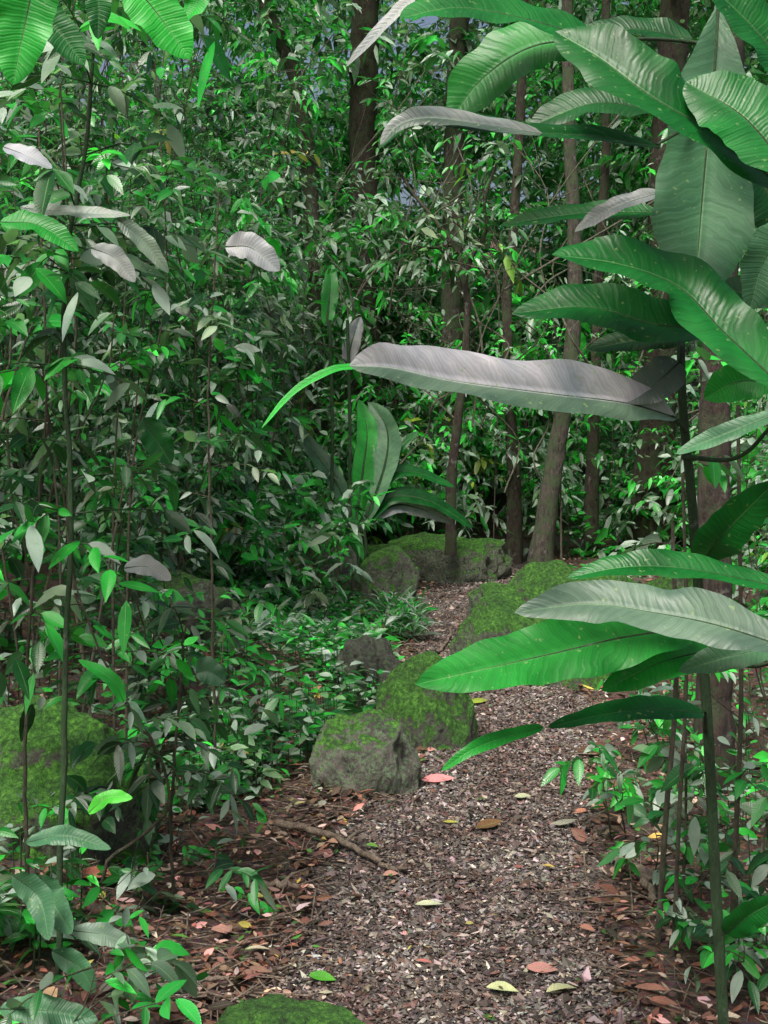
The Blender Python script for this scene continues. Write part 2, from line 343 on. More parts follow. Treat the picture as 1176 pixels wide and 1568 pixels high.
# ---------------------------------------------------------------- rocks
def rock(px, py, d, w, dep, hgt, moss, seed, flat=.0, yaw=0., amp=1., tone=1.):
    import bmesh
    bm = bmesh.new(); bmesh.ops.create_icosphere(bm, subdivisions=6, radius=1)
    x = (px-588)/F*d
    for v in bm.verts:
        p = v.co.copy(); q = p*1.1+Vector((seed*7.3, seed*3.1, seed))
        f = 1+amp*(.38*noise.noise(q)+.2*noise.noise(q*2.3))+.09*noise.noise(q*5)+.035*noise.noise(q*13)+.022*noise.noise(q*30)
        p = p*f
        if p.z > .55: p.z = .55+(p.z-.55)*(.45+.3*(1-flat))
        v.co = Vector((p.x*w/2, p.y*dep/2, p.z*hgt))
    bmesh.ops.rotate(bm, verts=bm.verts, cent=(0, 0, 0), matrix=__import__('mathutils').Matrix.Rotation(yaw, 3, 'Z'))
    me = bpy.data.meshes.new('mossy_rock'); bm.to_mesh(me); bm.free()
    for p in me.polygons: p.use_smooth = True
    me.materials.append(M_rock)
    o = bpy.data.objects.new('mossy_rock', me); bpy.context.scene.collection.objects.link(o)
    o.location = (x, d, float(H(x, d))-.02); o['moss'] = moss; o['tone'] = tone
    return o
rock(557, 1150, 5.35, .47, .42, .385, -.2, 21, .6, .3, .7, 1.3)
rock(650, 1080, 6.15, .50, .5, .50, .12, 2.4, .1, 0, .4, .95)
rock(568, 1050, 6.8, .40, .4, .42, -.5, 9.2, .2, tone=.5)
rock(850, 1000, 7.75, 1.25, .9, .86, .06, 3.7, .8, -.1, tone=1.0)
rock(1030, 1000, 7.9, .95, .7, .6, .0, 14.7, .8, -.1, tone=.9)
rock(585, 900, 10.0, .66, .7, .6, -.05, 5.1, .4, tone=1.)
rock(670, 850, 12.6, 1.6, .8, .62, -.06, 6.3, .8, tone=1.1)
rock(470, 860, 10.6, .8, .8, .75, -.15, 7.7, .4)
rock(55, 1100, 4.45, .84, .7, .56, .12, 8.9, .4, tone=1.35)
rock(425, 1560, 3.12, .42, .34, .12, .1, 10.3, .5)
rock(250, 950, 7.4, .9, .8, .5, -.2, 12.3, .4)

# ---------------------------------------------------------------- fallen leaves
lit = [((.13, .065, .05), 4), ((.19, .08, .062), 2.6), ((.29, .19, .15), 2.4), ((.46, .38, .35), 1.6), ((.04, .025, .02), 3.6), ((.5, .24, .23), .5), ((.36, .3, .08), .2), ((.05, .16, .03), .9)]
A = Acc()
n = 26000; y = 2.4+12*rng.random(n)**1.5; sd = rng.random(n) < .62
dist = np.abs(rng.exponential(1.0, n))
x = np.where(sd, pc(y)-pw(y)*.84-dist, pc(y)+pw(y)*.92+dist)
def lay(x, y, L, col, up=.012, lod=1):
    n = len(x); an = rng.uniform(0, 6.28, n)
    D = np.stack([np.cos(an), np.sin(an), rng.normal(.05, .15, n)], 1)
    N = norm(Z+.4*rng.standard_normal((n, 3)))
    P = np.stack([x, y, H(x, y)+up+rng.uniform(0, .02, n)], 1)
    leaves(A, P, D, N, L, L*rng.uniform(.2, .55, n), col, rng.uniform(-.15, .2, n), rng.uniform(-.3, .6, n), lod)
lay(x, y, .014+.03*rng.random(n)+.05*rng.random(n)**5, pick(lit, n, .35), .012)
n = 1300; y = 2.6+9*rng.random(n); x = pc(y)+pw(y)*np.sign(rng.uniform(-1, 1, n))*rng.random(n)**.6
lay(x, y, rng.uniform(.01, .04, n), pick(lit, n, .3), .02)
for px, py, L, c in [(672, 1196, .15, (.62, .23, .25)), (752, 1270, .12, (.13, .07, .03)), (657, 1390, .09, (.38, .42, .29)), (495, 1498, .08, (.06, .28, .02)),
                     (800, 1222, .07, (.36, .38, .26)), (915, 1155, .2, (.07, .035, .02)), (770, 1515, .09, (.35, .4, .22)), (865, 1525, .1, (.38, .4, .24)),
                     (840, 1330, .05, (.4, .3, .1)), (690, 1262, .06, (.3, .3, .06)), (735, 1077, .12, (.25, .32, .04)), (812, 1053, .06, (.35, .33, .1)),
                     (447, 1193, .07, (.22, .20, .3)), (940, 1083, .08, (.4, .12, .12)), (1000, 1530, .1, (.3, .14, .11)), (150, 1400, .15, (.3, .11, .08)), (60, 1310, .14, (.22, .07, .06)),
                     (830, 1487, .09, (.3, .15, .14)), (650, 1472, .05, (.4, .14, .13)), (570, 1300, .05, (.1, .25, .04)), (740, 1225, .06, (.08, .18, .03)), (545, 1375, .07, (.06, .035, .025)), (460, 1245, .05, (.4, .35, .16)), (865, 1265, .1, (.3, .3, .25)), (395, 1470, .07, (.4, .36, .28)),
                     (600, 1345, .06, (.35, .2, .17)), (720, 1420, .03, (.3, .28, .1)), (900, 1430, .05, (.28, .13, .1)), (500, 1420, .05, (.25, .12, .1)), (560, 1210, .06, (.3, .25, .2))]:
    d = 2934/(py-652); x = np.array([(px-588)/F*d]); y = np.array([d]); an = rng.uniform(-.6, .6)
    leaves(A, np.stack([x-L/2, y, H(x, y)+.03], 1), np.array([[math.cos(an), math.sin(an), .05]]), np.array([[rng.normal(0, .3), rng.normal(-.2, .25), 1.]]), L, L*rng.uniform(.38, .5), np.array([c]), rng.uniform(-.1, .15), rng.uniform(.1, .6), 0)
A.build('fallen_leaves', [M_dead])

def stick(pts, r, col=(.2, .15, .1)):
    A = Acc(); P = []
    for px, py in pts:
        d = 2934/(py-652); x = (px-588)/F*d
        P.append([x, d, float(H(x, d))+r+.025])
    c = cr(P, 14)+rng.normal(0, r*.35, (14, 3)); tube(A, c, np.linspace(r, r*.6, 14), 7, col, 0, .1)
    k = c[8]; tube(A, np.array([k, k+[.04, .05, .02], k+[.08, .12, .01]]), [r*.5, r*.4, r*.2], 5, col, 0)
    A.build('fallen_branch', [M_stick])
stick([(425, 1278), (480, 1288), (540, 1305), (585, 1330)], .016)
stick([(580, 1330), (600, 1338), (628, 1337)], .010)
stick([(540, 950), (570, 938), (598, 920)], .035)
stick([(350, 1025), (380, 1010), (408, 1000)], .022)
stick([(668, 1005), (685, 985), (690, 965)], .012)
stick([(380, 1370), (420, 1368), (460, 1372)], .014)
stick([(950, 1330), (985, 1360), (1000, 1400)], .02)
stick([(230, 1530), (290, 1525), (350, 1518)], .009)
A = Acc()
for i in range(1800):
    y = 2.7+7*random.random()**1.4; sd = -1 if random.random() < .65 else 1
    x = float(pc(y))+sd*(float(pw(y))*.8+random.expovariate(1.3)); an = random.uniform(0, 6.28); l = random.uniform(.03, .16)
    p = np.array([x, y, float(H(x, y))+.02]); q = np.array([math.cos(an)*l, math.sin(an)*l, random.uniform(-.01, .03)])
    tube(A, np.array([p-q, p+rng.normal(0, .012, 3), p+q]), random.uniform(.001, .0035), 4, (.2, .14, .1), 0)
A.build('fallen_twigs', [M_stick])

# ---------------------------------------------------------------- palettes
DEEP = (.010, .09, .018); VIV = (.014, .22, .026); BRI = (.032, .42, .045); GRY = (.12, .20, .13); YEL = (.17, .38, .04); DED = (.38, .30, .07); DRK = (.008, .045, .012)
P_bg = [(VIV, 3), (BRI, 3.4), (GRY, 1.4), (DEEP, 1.6), (YEL, .3), (DED, .03)]
P_left = [(DEEP, 3), (VIV, 2.6), (GRY, 1.6), (DRK, 1.4), (BRI, .7), (DED, .02)]
P_low = [(VIV, 2.5), (DEEP, 2), (GRY, 1.5), (BRI, 1.2), (DED, .02)]

# ---------------------------------------------------------------- trees
def tree(name, pts, r0, r1, mat, crown=None, pal=None, limbs=4):
    root = bpy.data.objects.new(name, None); bpy.context.scene.collection.objects.link(root)
    A = Acc(); c = cr([S(*p) for p in pts], 60)
    g = float(H(c[0][0], c[0][1])); c[0][2] = min(c[0][2], g-.1)
    t = np.linspace(0, 1, 60); r = r0+(r1-r0)*t+r0*.5*np.exp(-t*18)
    c = c+rng.normal(0, r0*.05, c.shape)
    tube(A, c, r, 14, (.1, .07, .05), 0, .05)
    A.build('trunk', [mat], parent=root)
    B = Acc(); K = Acc(); O = []
    for i in range(limbs):
        an = i*2.4+random.random(); ln = crown*random.uniform(.7, 1.1)
        s = c[int(59-i*1.5)]
        e = s+np.array([math.cos(an)*ln, math.sin(an)*ln, ln*random.uniform(.3, .9)])
        lc = cr([s, (s+e)/2+rng.normal(0, .12, 3), e], 12); tube(B, lc, np.linspace(r1*.7, .008, 12), 6, (.1, .07, .05), 0, .06)
        for j in range(20): O.append(lc[random.randint(3, 11)]+rng.normal(0, .15, 3))
    B.build('limbs', [mat], parent=root)
    O = np.array(O); n = len(O); D = rng.standard_normal((n, 3)); D[:, 2] = np.abs(D[:, 2])*.5
    twigs(K, O, D, rng.uniform(.4, .9, n), 8, .17, pal, 2)
    K.build('crown', [M_leaf, M_twig], parent=root)
    return root
tree('rainforest_tree', [(824, 880, 12.6), (850, 700, 12.6), (873, 560, 12.6), (880, 400, 12.7), (872, 200, 12.7), (868, -40, 12.7), (880, -250, 12.7)], .10, .045, M_bark, 1.6, P_bg)
tree('rainforest_tree', [(1092, 1225, 5.25), (1094, 1000, 5.25), (1093, 760, 5.3), (1100, 500, 5.3), (1112, 200, 5.3), (1120, -200, 5.3), (1130, -900, 5.3)], .075, .055, M_redbark, 1.0, P_bg)
tree('rainforest_tree', [(575, 700, 15.3), (560, 500, 15.3), (556, 200, 15.3), (560, 0, 15.3), (570, -250, 15.3)], .2, .15, M_redbark, 2.0, P_bg)
tree('rainforest_tree', [(1000, 750, 14), (1015, 500, 14), (1022, 200, 14), (1035, 0, 14), (1045, -350, 14)], .19, .16, M_redbark, 2, P_bg)
tree('rainforest_tree', [(690, 700, 15), (693, 400, 15), (697, 150, 15), (705, 0, 15), (710, -230, 15)], .13, .11, M_bark, 2.0, P_bg)
tree('rainforest_tree', [(500, 750, 14.5), (485, 600, 14.5), (475, 300, 14.5), (450, 110, 14.5), (405, 0, 14.5), (370, -250, 14.5)], .1, .08, M_bark, 2, P_bg)
tree('rainforest_tree', [(788, 760, 14), (776, 470, 14), (785, 370, 14), (800, 100, 14), (805, -280, 14)], .06, .05, M_redbark, 2, P_bg)
tree('rainforest_tree', [(905, 760, 14), (918, 400, 14), (928, 200, 14), (925, -280, 14)], .06, .045, M_redbark, 2, P_bg)

root = bpy.data.objects.new('small_forked_tree', None); bpy.context.scene.collection.objects.link(root)
A = Acc()
tube(A, cr([S(690, 850, 12), S(692, 730, 12), S(706, 600, 12), S(716, 480, 12), S(710, 420, 12)], 30), np.linspace(.055, .03, 30), 9, m=0, rough=.08)
tube(A, cr([S(710, 425, 12), S(700, 385, 12), S(668, 340, 12), S(632, 295, 12.1), S(612, 262, 12.2)], 20), np.linspace(.03, .012, 20), 7, m=0, rough=.08)
tube(A, cr([S(712, 425, 12), S(722, 395, 12), S(745, 352, 12), S(742, 310, 11.9), S(760, 250, 11.8)], 20), np.linspace(.03, .01, 20), 7, m=0, rough=.08)
tube(A, cr([S(692, 375, 12), S(660, 380, 12), S(620, 372, 12)], 12), np.linspace(.02, .006, 12), 6, m=0)
A.build('trunk', [M_redbark], parent=root)
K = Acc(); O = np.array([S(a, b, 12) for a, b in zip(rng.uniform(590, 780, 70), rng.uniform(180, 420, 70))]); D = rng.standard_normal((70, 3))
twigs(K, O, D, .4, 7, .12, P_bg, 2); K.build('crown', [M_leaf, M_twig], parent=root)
A = Acc()
for i in range(62):
    d = random.uniform(11.8, 15); px = random.uniform(330, 1120); b0 = random.uniform(400, 820); L = random.uniform(150, 500)
    lean = random.gauss(0, 200); p = [S(px, b0, d)]
    if i % 6 == 0: p[0][2] = float(H(p[0][0], d))-.05
    for k in range(1, 6): p.append(S(px+lean*k/5+random.gauss(0, 22), b0-L*k/5, d+random.gauss(0, .15)))
    c = cr(p, 26); r = random.uniform(.005, .015); tube(A, c, np.linspace(r, r*.5, 26), 5, (.2, .2, .2), 0, .05)
    for q in range(4):
        s = c[random.randint(6, 24)]; e = s+np.array([random.gauss(0, .4), random.gauss(0, .2), random.uniform(.0, .6)])
        tube(A, cr([s, (s+e)/2+rng.normal(0, .08, 3), e], 7), np.linspace(r*.5, .003, 7), 4, (.2, .2, .2), 0)
A.build('hanging_lianas', [M_liana])

# ---------------------------------------------------------------- foliage masses
def mass(name, specs, extra=None):
    A = Acc()
    for s in specs: shrub(A, **s)
    if extra: extra(A)
    A.build(name, [M_leaf, M_twig])
sp = []
for i in range(50):
    d = random.uniform(13.6, 19); x = random.uniform(-.42, .42)*d
    if abs(x-float(pc(d))) < .9: continue
    sp.append(dict(bx=x, by=d, Ht=random.uniform(2.5, 7)*d/18, R=random.uniform(.8, 1.5), nt=60, lL=random.uniform(.10, .2), pal=P_bg, lod=2, k=8, lo=.05, pale_glint=.28, pk=1.4))
for i in range(60):
    d = random.uniform(13.0, 15.0); x = random.uniform(-.4, .42)*d
    if abs(x-float(pc(d))) < .7: continue
    sp.append(dict(bx=x, by=d, Ht=random.uniform(.8, 2.6), R=random.uniform(.5, .9), nt=50, lL=random.uniform(.08, .17), pal=P_bg, lod=2, k=8, lo=.03, pale_glint=.28, pk=1.4))
def bgc(A):
    m = 250; d = rng.uniform(13.4, 19, m); x = rng.uniform(-.40, .40, m)*d
    z = H(x, d)+.3+rng.random(m)*8.8
    tones = pick([(VIV, 2.6), (BRI, 3.8), (DEEP, 1.8), (GRY, .8), (YEL, .15)], m, .28)
    clumps(A, np.stack([x, d, z], 1), rng.uniform(.6, 1.2, m), 54, rng.uniform(.08, .19, m), tones, pale_glint=.3, pk=1.5)
    m = 165; d = rng.uniform(19.5, 26, m); x = rng.uniform(-.43, .43, m)*d; z = H(x, d)+rng.random(m)*12
    tones = pick([(VIV, 1.8), (BRI, 3.6), (GRY, 2), (DEEP, .8)], m, .2)*1.15
    clumps(A, np.stack([x, d, z], 1), rng.uniform(1.3, 2.2, m), 44, rng.uniform(.22, .34, m), tones, pale_glint=.35, pk=1.6)
mass('forest_foliage', sp, bgc)
sp = []
for i in range(60):
    d = 5.4+7.4*random.random()**.8
    xf = float(np.interp(d, [4, 6, 8, 10, 12.5], [-1.35, -1.3, -1.3, -1.15, -1.1])); x = xf-3.2*random.random()**1.3
    sp.append(dict(bx=x, by=d, Ht=random.choice([1.0, 1.8, 2.6, 3.6, 4.4])*random.uniform(.85, 1.15)*(.75+d/22), R=random.uniform(.4, .85), nt=random.randint(40, 65), lL=random.uniform(.06, .13), pal=P_left, lod=1 if d < 7 else 2, k=9, lo=.08, pale_glint=.22, pk=1.2))
for i in range(26):
    d = random.uniform(8.5, 12.5); x = random.uniform(-1.5, -.45)
    sp.append(dict(bx=x, by=d, Ht=random.uniform(.5, 1.5), R=random.uniform(.3, .55), nt=30, lL=random.uniform(.07, .13), pal=P_low, lod=2, k=8, lo=.05, pale_glint=.22, pk=1.25))
def lfc(A):
    m = 105; d = rng.uniform(6.0, 12.6, m); xf = np.interp(d, [5, 7, 9, 12.5], [-1.45, -1.25, -1.1, -.9]); x = xf-3.2*rng.random(m)**1.2
    z = H(x, d)+.5+rng.random(m)*(2.6+d*.4)
    tones = pick([(VIV, 3.2), (DEEP, 3), (BRI, 1.4), (GRY, 1.2), (DRK, .8)], m, .22)
    clumps(A, np.stack([x, d, z], 1), rng.uniform(.35, .75, m), 34, rng.uniform(.06, .14, m), tones, pale_glint=.24, pk=1.25)
mass('understory_shrubs', sp, lfc)
sp = []
for i in range(46):
    d = random.uniform(6.5, 13.5); x = (1000-588)/F*d+.5+2.5*random.random()
    sp.append(dict(bx=x, by=d, Ht=random.choice([.8, 1.6, 2.6, 4])*random.uniform(.8, 1.2), R=random.uniform(.4, .8), nt=45, lL=random.uniform(.07, .15), pal=P_bg, lod=2, k=8, lo=.05, pale_glint=.26, pk=1.3))
mass('understory_shrubs', sp)
sp = []
for px, d, Ht, lo in [(-60, 3.5, 2.4, .6), (-20, 3.0, .45, .1), (60, 2.95, .3, .1), (110, 5.2, 3.0, .4), (-80, 4.4, 3.4, .5), (190, 5.4, 1.8, .1), (265, 5.6, .9, .1), (250, 4.4, .4, .1), (200, 3.9, .35, .1), (290, 5.2, .5, .1), (-30, 3.4, .35, .1), (170, 5.2, 3.3, .5), (40, 5.3, 2.4, .3), (300, 6.2, 1.4, .1), (230, 6.0, 2.4, .2), (130, 3.5, .3, .1), (20, 5.6, 3.2, .4)]:
    sp.append(dict(bx=(px-588)/F*d, by=d, Ht=Ht, R=.36, nt=int(14+12*min(Ht, 2)), lL=.078, pal=P_left, lod=0, k=8, lo=lo))
for px, d, Ht in [(1000, 4.1, .35), (960, 4.7, .4), (1150, 3.9, .6), (1100, 4.4, .5), (1180, 4.8, .9), (1010, 5.6, .5), (1130, 6, .9), (1050, 3.5, .3), (1200, 5.5, 1.6), (980, 4.9, .3), (1060, 4.9, .6), (1160, 3.4, .4)]:
    sp.append(dict(bx=(px-588)/F*d, by=d, Ht=Ht, R=.22, nt=11, lL=.065, pal=P_low, lod=0, k=7, lo=.2, pale_glint=.25))
mass('broadleaf_shrubs', sp)

A = Acc()
def rosettes(x, y, k, L, pal, lod=1, asp=.4, up=.6):
    n = len(x); O = np.stack([x, y, H(x, y)], 1)
    hh = rng.uniform(.02, .22, (n, k))*1.0
    an = rng.uniform(0, 6.28, (n, k)); D = np.stack([np.cos(an), np.sin(an), rng.uniform(.0, up, (n, k))], -1)
    P = O[:, None]+Z*hh[..., None]+D*.03
    C = np.repeat(pick(pal, n, .25)[:, None], k, 1)*rng.uniform(.6, 1.4, (n, k, 1))
    C = np.where(rng.random((n, k, 1)) < .24, PALE_GLINT*1.3, C)  # some rosette leaves get the painted glint colour too
    LL = np.repeat(L[:, None], k, 1)*rng.uniform(.6, 1.2, (n, k))
    N = norm(Z+.45*rng.standard_normal((n, k, 3))-np.array([0, .3, 0]))
    leaves(A, P.reshape(-1, 3), D.reshape(-1, 3), N.reshape(-1, 3), LL.ravel(), LL.ravel()*asp, C.reshape(-1, 3), rng.uniform(.1, .5, n*k), .25, lod)
    for i in range(n):
        if y[i] < 7: tube(A, np.array([O[i], O[i]+[.005, 0, .12], O[i]+[0, .005, .22]]), [.003, .0025, .0015], 4, (.03, .08, .03), 1)
def notrock(x, y): return ~((np.abs(y-4.5) < .75) & (x < -.85))
n = 1250; y = 3.4+9*rng.random(n); x = pc(y)-pw(y)-.26-rng.exponential(.75, n)-.3*sstep(6.5, 4, y); k_ = notrock(x, y); x, y = x[k_], y[k_]
rosettes(x, y, 8, rng.uniform(.035, .11, len(x)), P_low)
n = 400; y = 3.2+9*rng.random(n); x = pc(y)+pw(y)+.25+rng.exponential(.7, n)
rosettes(x, y, 7, rng.uniform(.035, .09, n), P_low)
n = 60; y = rng.uniform(8.8, 9.8, n); x = rng.uniform(.0, .28, n)-.02; rosettes(x, y, 9, rng.uniform(.1, .2, n), P_low, 1, .14, 1.5)
n = 80; y = rng.uniform(6.9, 9, n); x = rng.uniform(-.9, .0, n); rosettes(x, y, 9, rng.uniform(.09, .18, n), P_low, 1, .2, 1.2)
A.build('ground_cover_plants', [M_leaf, M_gstem])

# ---------------------------------------------------------------- big leaves
def big_leaf(acc, pts, wpx, nh, col, fold=.18, wav=.05, pk=.45, col2=None):
    P = np.array([S(*p) for p in pts]); c = cr(P, 36); d = P[:, 1].mean(); W = wpx/F*d
    T = norm(np.gradient(c, axis=0)); nh = norm(np.array(nh, float))
    Xv = norm(np.cross(T, nh)); Nn = np.cross(Xv, T)
    s = np.linspace(0, 1, 36); al = pk/(1-pk)
    w = (s**(al))*(1-s); w = w/w.max(); w = w**.62; w[0] = .06; w[-1] = .01
    a = np.linspace(-1, 1, 13); ph = rng.uniform(0, 6)
    edge = 1+.05*np.sin(s*rng.uniform(13, 19)+ph)+.03*np.sin(s*41+ph)
    hw = (W/2*w*edge)[:, None, None]; aa = a[None, :, None]
    wv = wav*W*np.sin(s*11+ph)[:, None, None]*np.abs(aa)**2*np.sign(aa+.01)+wav*.6*W*np.sin(s[:, None, None]*24+ph*2-np.abs(aa)*3)*np.abs(aa)**2
    wv = wv*w[:, None, None]
    V = c[:, None]+Xv[:, None]*aa*hw+Nn[:, None]*(fold*2*hw*np.abs(aa)-fold*.9*hw*aa**2+wv)
    uv = np.zeros((36, 13, 3)); uv[..., 0] = a[None]; uv[..., 1] = s[:, None]; uv[..., 2] = rng.random()
    base = np.array(col)*(1+.12*rng.standard_normal())
    C = np.broadcast_to(base, (36, 13, 3)).copy()
    if col2 is not None: C[:, :6] = col2
    C *= (1+.12*np.sin(s*7+ph))[:, None, None]
    acc.add(V, gridq(36, 13), C, uv, 0)
    tube(acc, c[:-2]-Nn[:-2]*.0015*d/2.8, np.linspace(.0042, .001, 34)*d/2.8*(W/.13)**.5, 6, np.array(col)*.9, 1)
G = (.005, .115, .017); GB = (.015, .27, .03); GD = (.004, .065, .012); SV = (.25, .275, .30); SG = (.045, .14, .07)
A = Acc()
up = (0, -.75, .65); fr = (.1, -1, .3)
LV = [
 ([(1035, 640, 2.75), (960, 618, 2.7), (850, 604, 2.6), (700, 584, 2.5), (600, 563, 2.45), (535, 560, 2.42)], 96, (0, -.85, .55), (.34, .35, .42), .4, .09, .45, (.07, .125, .09)),
 ([(560, 562, 2.45), (510, 567, 2.42), (450, 600, 2.4), (400, 656, 2.38)], 15, up, GB, .3, .03, .3),
 ([(1100, 5, 2.9), (1093, 120, 2.85), (1080, 250, 2.8), (1070, 370, 2.75), (1063, 455, 2.7)], 150, fr, SG, .12, .04, .6),
 ([(1205, 600, 2.5), (1110, 510, 2.55), (1040, 440, 2.6), (950, 405, 2.6), (845, 390, 2.6)], 125, (-.2, -.6, .8), G, .25, .07, .5),
 ([(1135, 505, 2.75), (1010, 498, 2.75), (900, 470, 2.75), (785, 480, 2.75)], 100, up, G, .2, .05, .45),
 ([(1120, 500, 2.85), (1010, 515, 2.85), (900, 535, 2.85)], 60, up, GD, .2, .05, .45),
 ([(1010, 225, 2.65), (900, 208, 2.6), (800, 203, 2.55), (700, 188, 2.5), (630, 184, 2.5), (580, 228, 2.5)], 46, (0, -.7, .6), GD, .3, .06, .45),
 ([(830, 205, 2.5), (740, 190, 2.48), (660, 180, 2.46), (612, 190, 2.46), (582, 222, 2.46)], 34, (0, -.9, .4), (.2, .23, .24), .3, .08, .45, (.07, .11, .09)),
 ([(915, 62, 2.7), (800, 28, 2.65), (700, 12, 2.6), (612, 28, 2.55)], 95, up, G, .2, .05, .45),
 ([(915, 62, 2.75), (820, 70, 2.75), (745, 115, 2.75), (688, 185, 2.75)], 105, (0, -.9, .5), (.01, .2, .025), .15, .05, .45),
 ([(1210, 300, 2.5), (1110, 215, 2.5), (1000, 150, 2.5), (920, 90, 2.55), (850, 48, 2.6)], 135, (-.2, -.7, .7), G, .25, .07, .5),
 ([(1215, 270, 2.4), (1140, 180, 2.45), (1050, 125, 2.5)], 130, fr, G, .1, .04, .5),
 ([(1010, 170, 2.95), (910, 158, 2.95), (808, 195, 2.95)], 75, up, GD, .2, .05, .45),
 ([(650, -20, 2.6), (600, 28, 2.6), (530, 102, 2.6)], 24, up, SV, .3, .03, .45),
 ([(1010, 325, 2.85), (880, 328, 2.85), (766, 345, 2.85)], 42, up, G, .25, .05, .4),
 ([(1010, 295, 2.8), (940, 318, 2.8), (880, 355, 2.8)], 34, up, SV, .25, .05, .4),
 ([(1040, 555, 2.8), (1005, 585, 2.75), (955, 615, 2.7)], 62, fr, (.12, .155, .15), .25, .06, .45),
 ([(1190, 585, 2.7), (1130, 585, 2.7), (1078, 610, 2.7)], 62, fr, GB, .2, .05, .45),
 ([(1200, 630, 2.5), (1110, 665, 2.5), (1035, 695, 2.5)], 34, up, SG, .25, .05, .45),
 ([(1075, 862, 2.9), (1110, 815, 2.8), (1190, 735, 2.7)], 70, fr, G, .2, .05, .45),
 ([(1200, 900, 2.6), (1060, 872, 2.6), (960, 868, 2.6), (868, 885, 2.6)], 58, (0, -.6, .8), G, .25, .05, .4),
 ([(1230, 1000, 2.25), (1100, 958, 2.3), (1000, 938, 2.35), (900, 925, 2.4), (788, 938, 2.4)], 92, (0, -.75, .65), (.105, .19, .14), .25, .07, .45),
 ([(1075, 960, 2.75), (960, 975, 2.7), (850, 1000, 2.65), (740, 1025, 2.6), (636, 1048, 2.55)], 105, (0, -.85, .6), (.012, .2, .025), .2, .07, .4),
 ([(1110, 990, 2.8), (1010, 1015, 2.75), (922, 1058, 2.7)], 66, (0, -.85, .6), GB, .2, .05, .4),
 ([(1210, 985, 2.4), (1120, 1005, 2.4), (1040, 1028, 2.4)], 52, up, SG, .25, .05, .4),
 ([(1078, 1092, 2.9), (1000, 1086, 2.85), (920, 1095, 2.8), (838, 1114, 2.75)], 42, (0, -.7, .7), G, .25, .05, .35),
 ([(832, 1113, 2.7), (770, 1130, 2.65), (720, 1150, 2.6), (676, 1180, 2.6)], 24, (0, -.8, .6), GB, .3, .03, .4),
 ([(1215, 340, 2.7), (1170, 400, 2.7), (1148, 475, 2.7)], 70, fr, SG, .2, .05, .4),
 ([(1230, 140, 2.6), (1160, 50, 2.6), (1080, -30, 2.6)], 110, up, G, .2, .05, .4),
 ([(1112, 1430, 3.0), (1150, 1400, 2.95), (1210, 1370, 2.9)], 46, fr, G, .25, .05, .4),
 ([(1230, 420, 2.9), (1170, 450, 2.9), (1090, 440, 2.9)], 80, up, G, .2, .05, .4),
 ([(1060, 60, 3.0), (960, 45, 3.0), (850, 75, 3.0)], 60, up, GD, .2, .05, .4),
 ([(1150, 250, 3.0), (1190, 330, 3.0), (1200, 420, 3.0)], 90, fr, GD, .2, .05, .4),
]
for q in LV:
    pts, w, nh, col, fo, wa, pk = q[:7]; big_leaf(A, pts, w, nh, col, fo, wa, pk=pk, col2=q[7] if len(q) > 7 else None)
gs = (.03, .09, .03)
def st(pts, r0, r1, m=1): tube(A, cr([S(*p) for p in pts], 30), np.linspace(r0, r1, 30), 8, gs, m, .02)
st([(1112, 1640, 3.0), (1098, 1400, 3.0), (1086, 1150, 3.0), (1073, 950, 3.0), (1058, 750, 2.95), (1047, 640, 2.95), (1043, 500, 2.95), (1060, 350, 2.95), (1090, 180, 2.95), (1110, 0, 2.95), (1125, -160, 2.95)], .0145, .007)
for p in [[(1050, 660, 2.95), (1040, 648, 2.85), (1030, 638, 2.74)], [(1073, 960, 3.0), (1075, 960, 2.75)], [(1080, 1120, 3.0), (1080, 1092, 2.9)], [(1070, 880, 3.0), (1075, 862, 2.9)],
          [(1100, 170, 2.95), (1060, 190, 2.8), (1005, 222, 2.65)], [(1105, 70, 2.95), (1010, 60, 2.9), (912, 62, 2.72)], [(1098, 100, 2.95), (1098, 0, 2.9)], [(1052, 420, 2.95), (1120, 480, 2.8), (1205, 600, 2.5)], [(1047, 700, 2.95), (1130, 700, 2.7), (1200, 630, 2.5)],
          [(1074, 1000, 3), (1150, 1020, 2.7), (1225, 1000, 2.3)], [(1100, 1450, 3.0), (1110, 1432, 3)], [(1045, 520, 2.95), (1042, 555, 2.8)]]:
    st(p if len(p) > 2 else [p[0], tuple((np.array(p[0])+np.array(p[1]))/2), p[1]], .006, .0035)
A.build('heliconia_plant', [M_big, M_gstem])
for pts, r in [([(1030, 1500, 3.6), (1040, 1250, 3.6), (1052, 1000, 3.6), (1045, 700, 3.6), (1048, 480, 3.6)], .007), ([(1005, 1480, 3.7), (1020, 1250, 3.7), (1035, 1050, 3.7), (1030, 800, 3.7)], .01),
               ([(1120, 1500, 3.5), (1128, 1250, 3.5), (1135, 1050, 3.5), (1130, 620, 3.5)], .009), ([(1040, 1460, 3.9), (1050, 1250, 3.9), (1048, 1050, 3.9)], .006)]:
    A = Acc(); c = cr([S(*p) for p in pts], 24); c[0][2] = float(H(c[0][0], c[0][1]))-.03; tube(A, c, np.linspace(r, r*.6, 24), 7, gs, 1, .06)
    O = c[rng.integers(6, 24, 7)]; D = rng.standard_normal((7, 3)); D[:, 2] = .4
    twigs(A, O, D, .16, 4, .08, P_low, 0); A.build('slender_sapling', [M_leaf, M_twig])

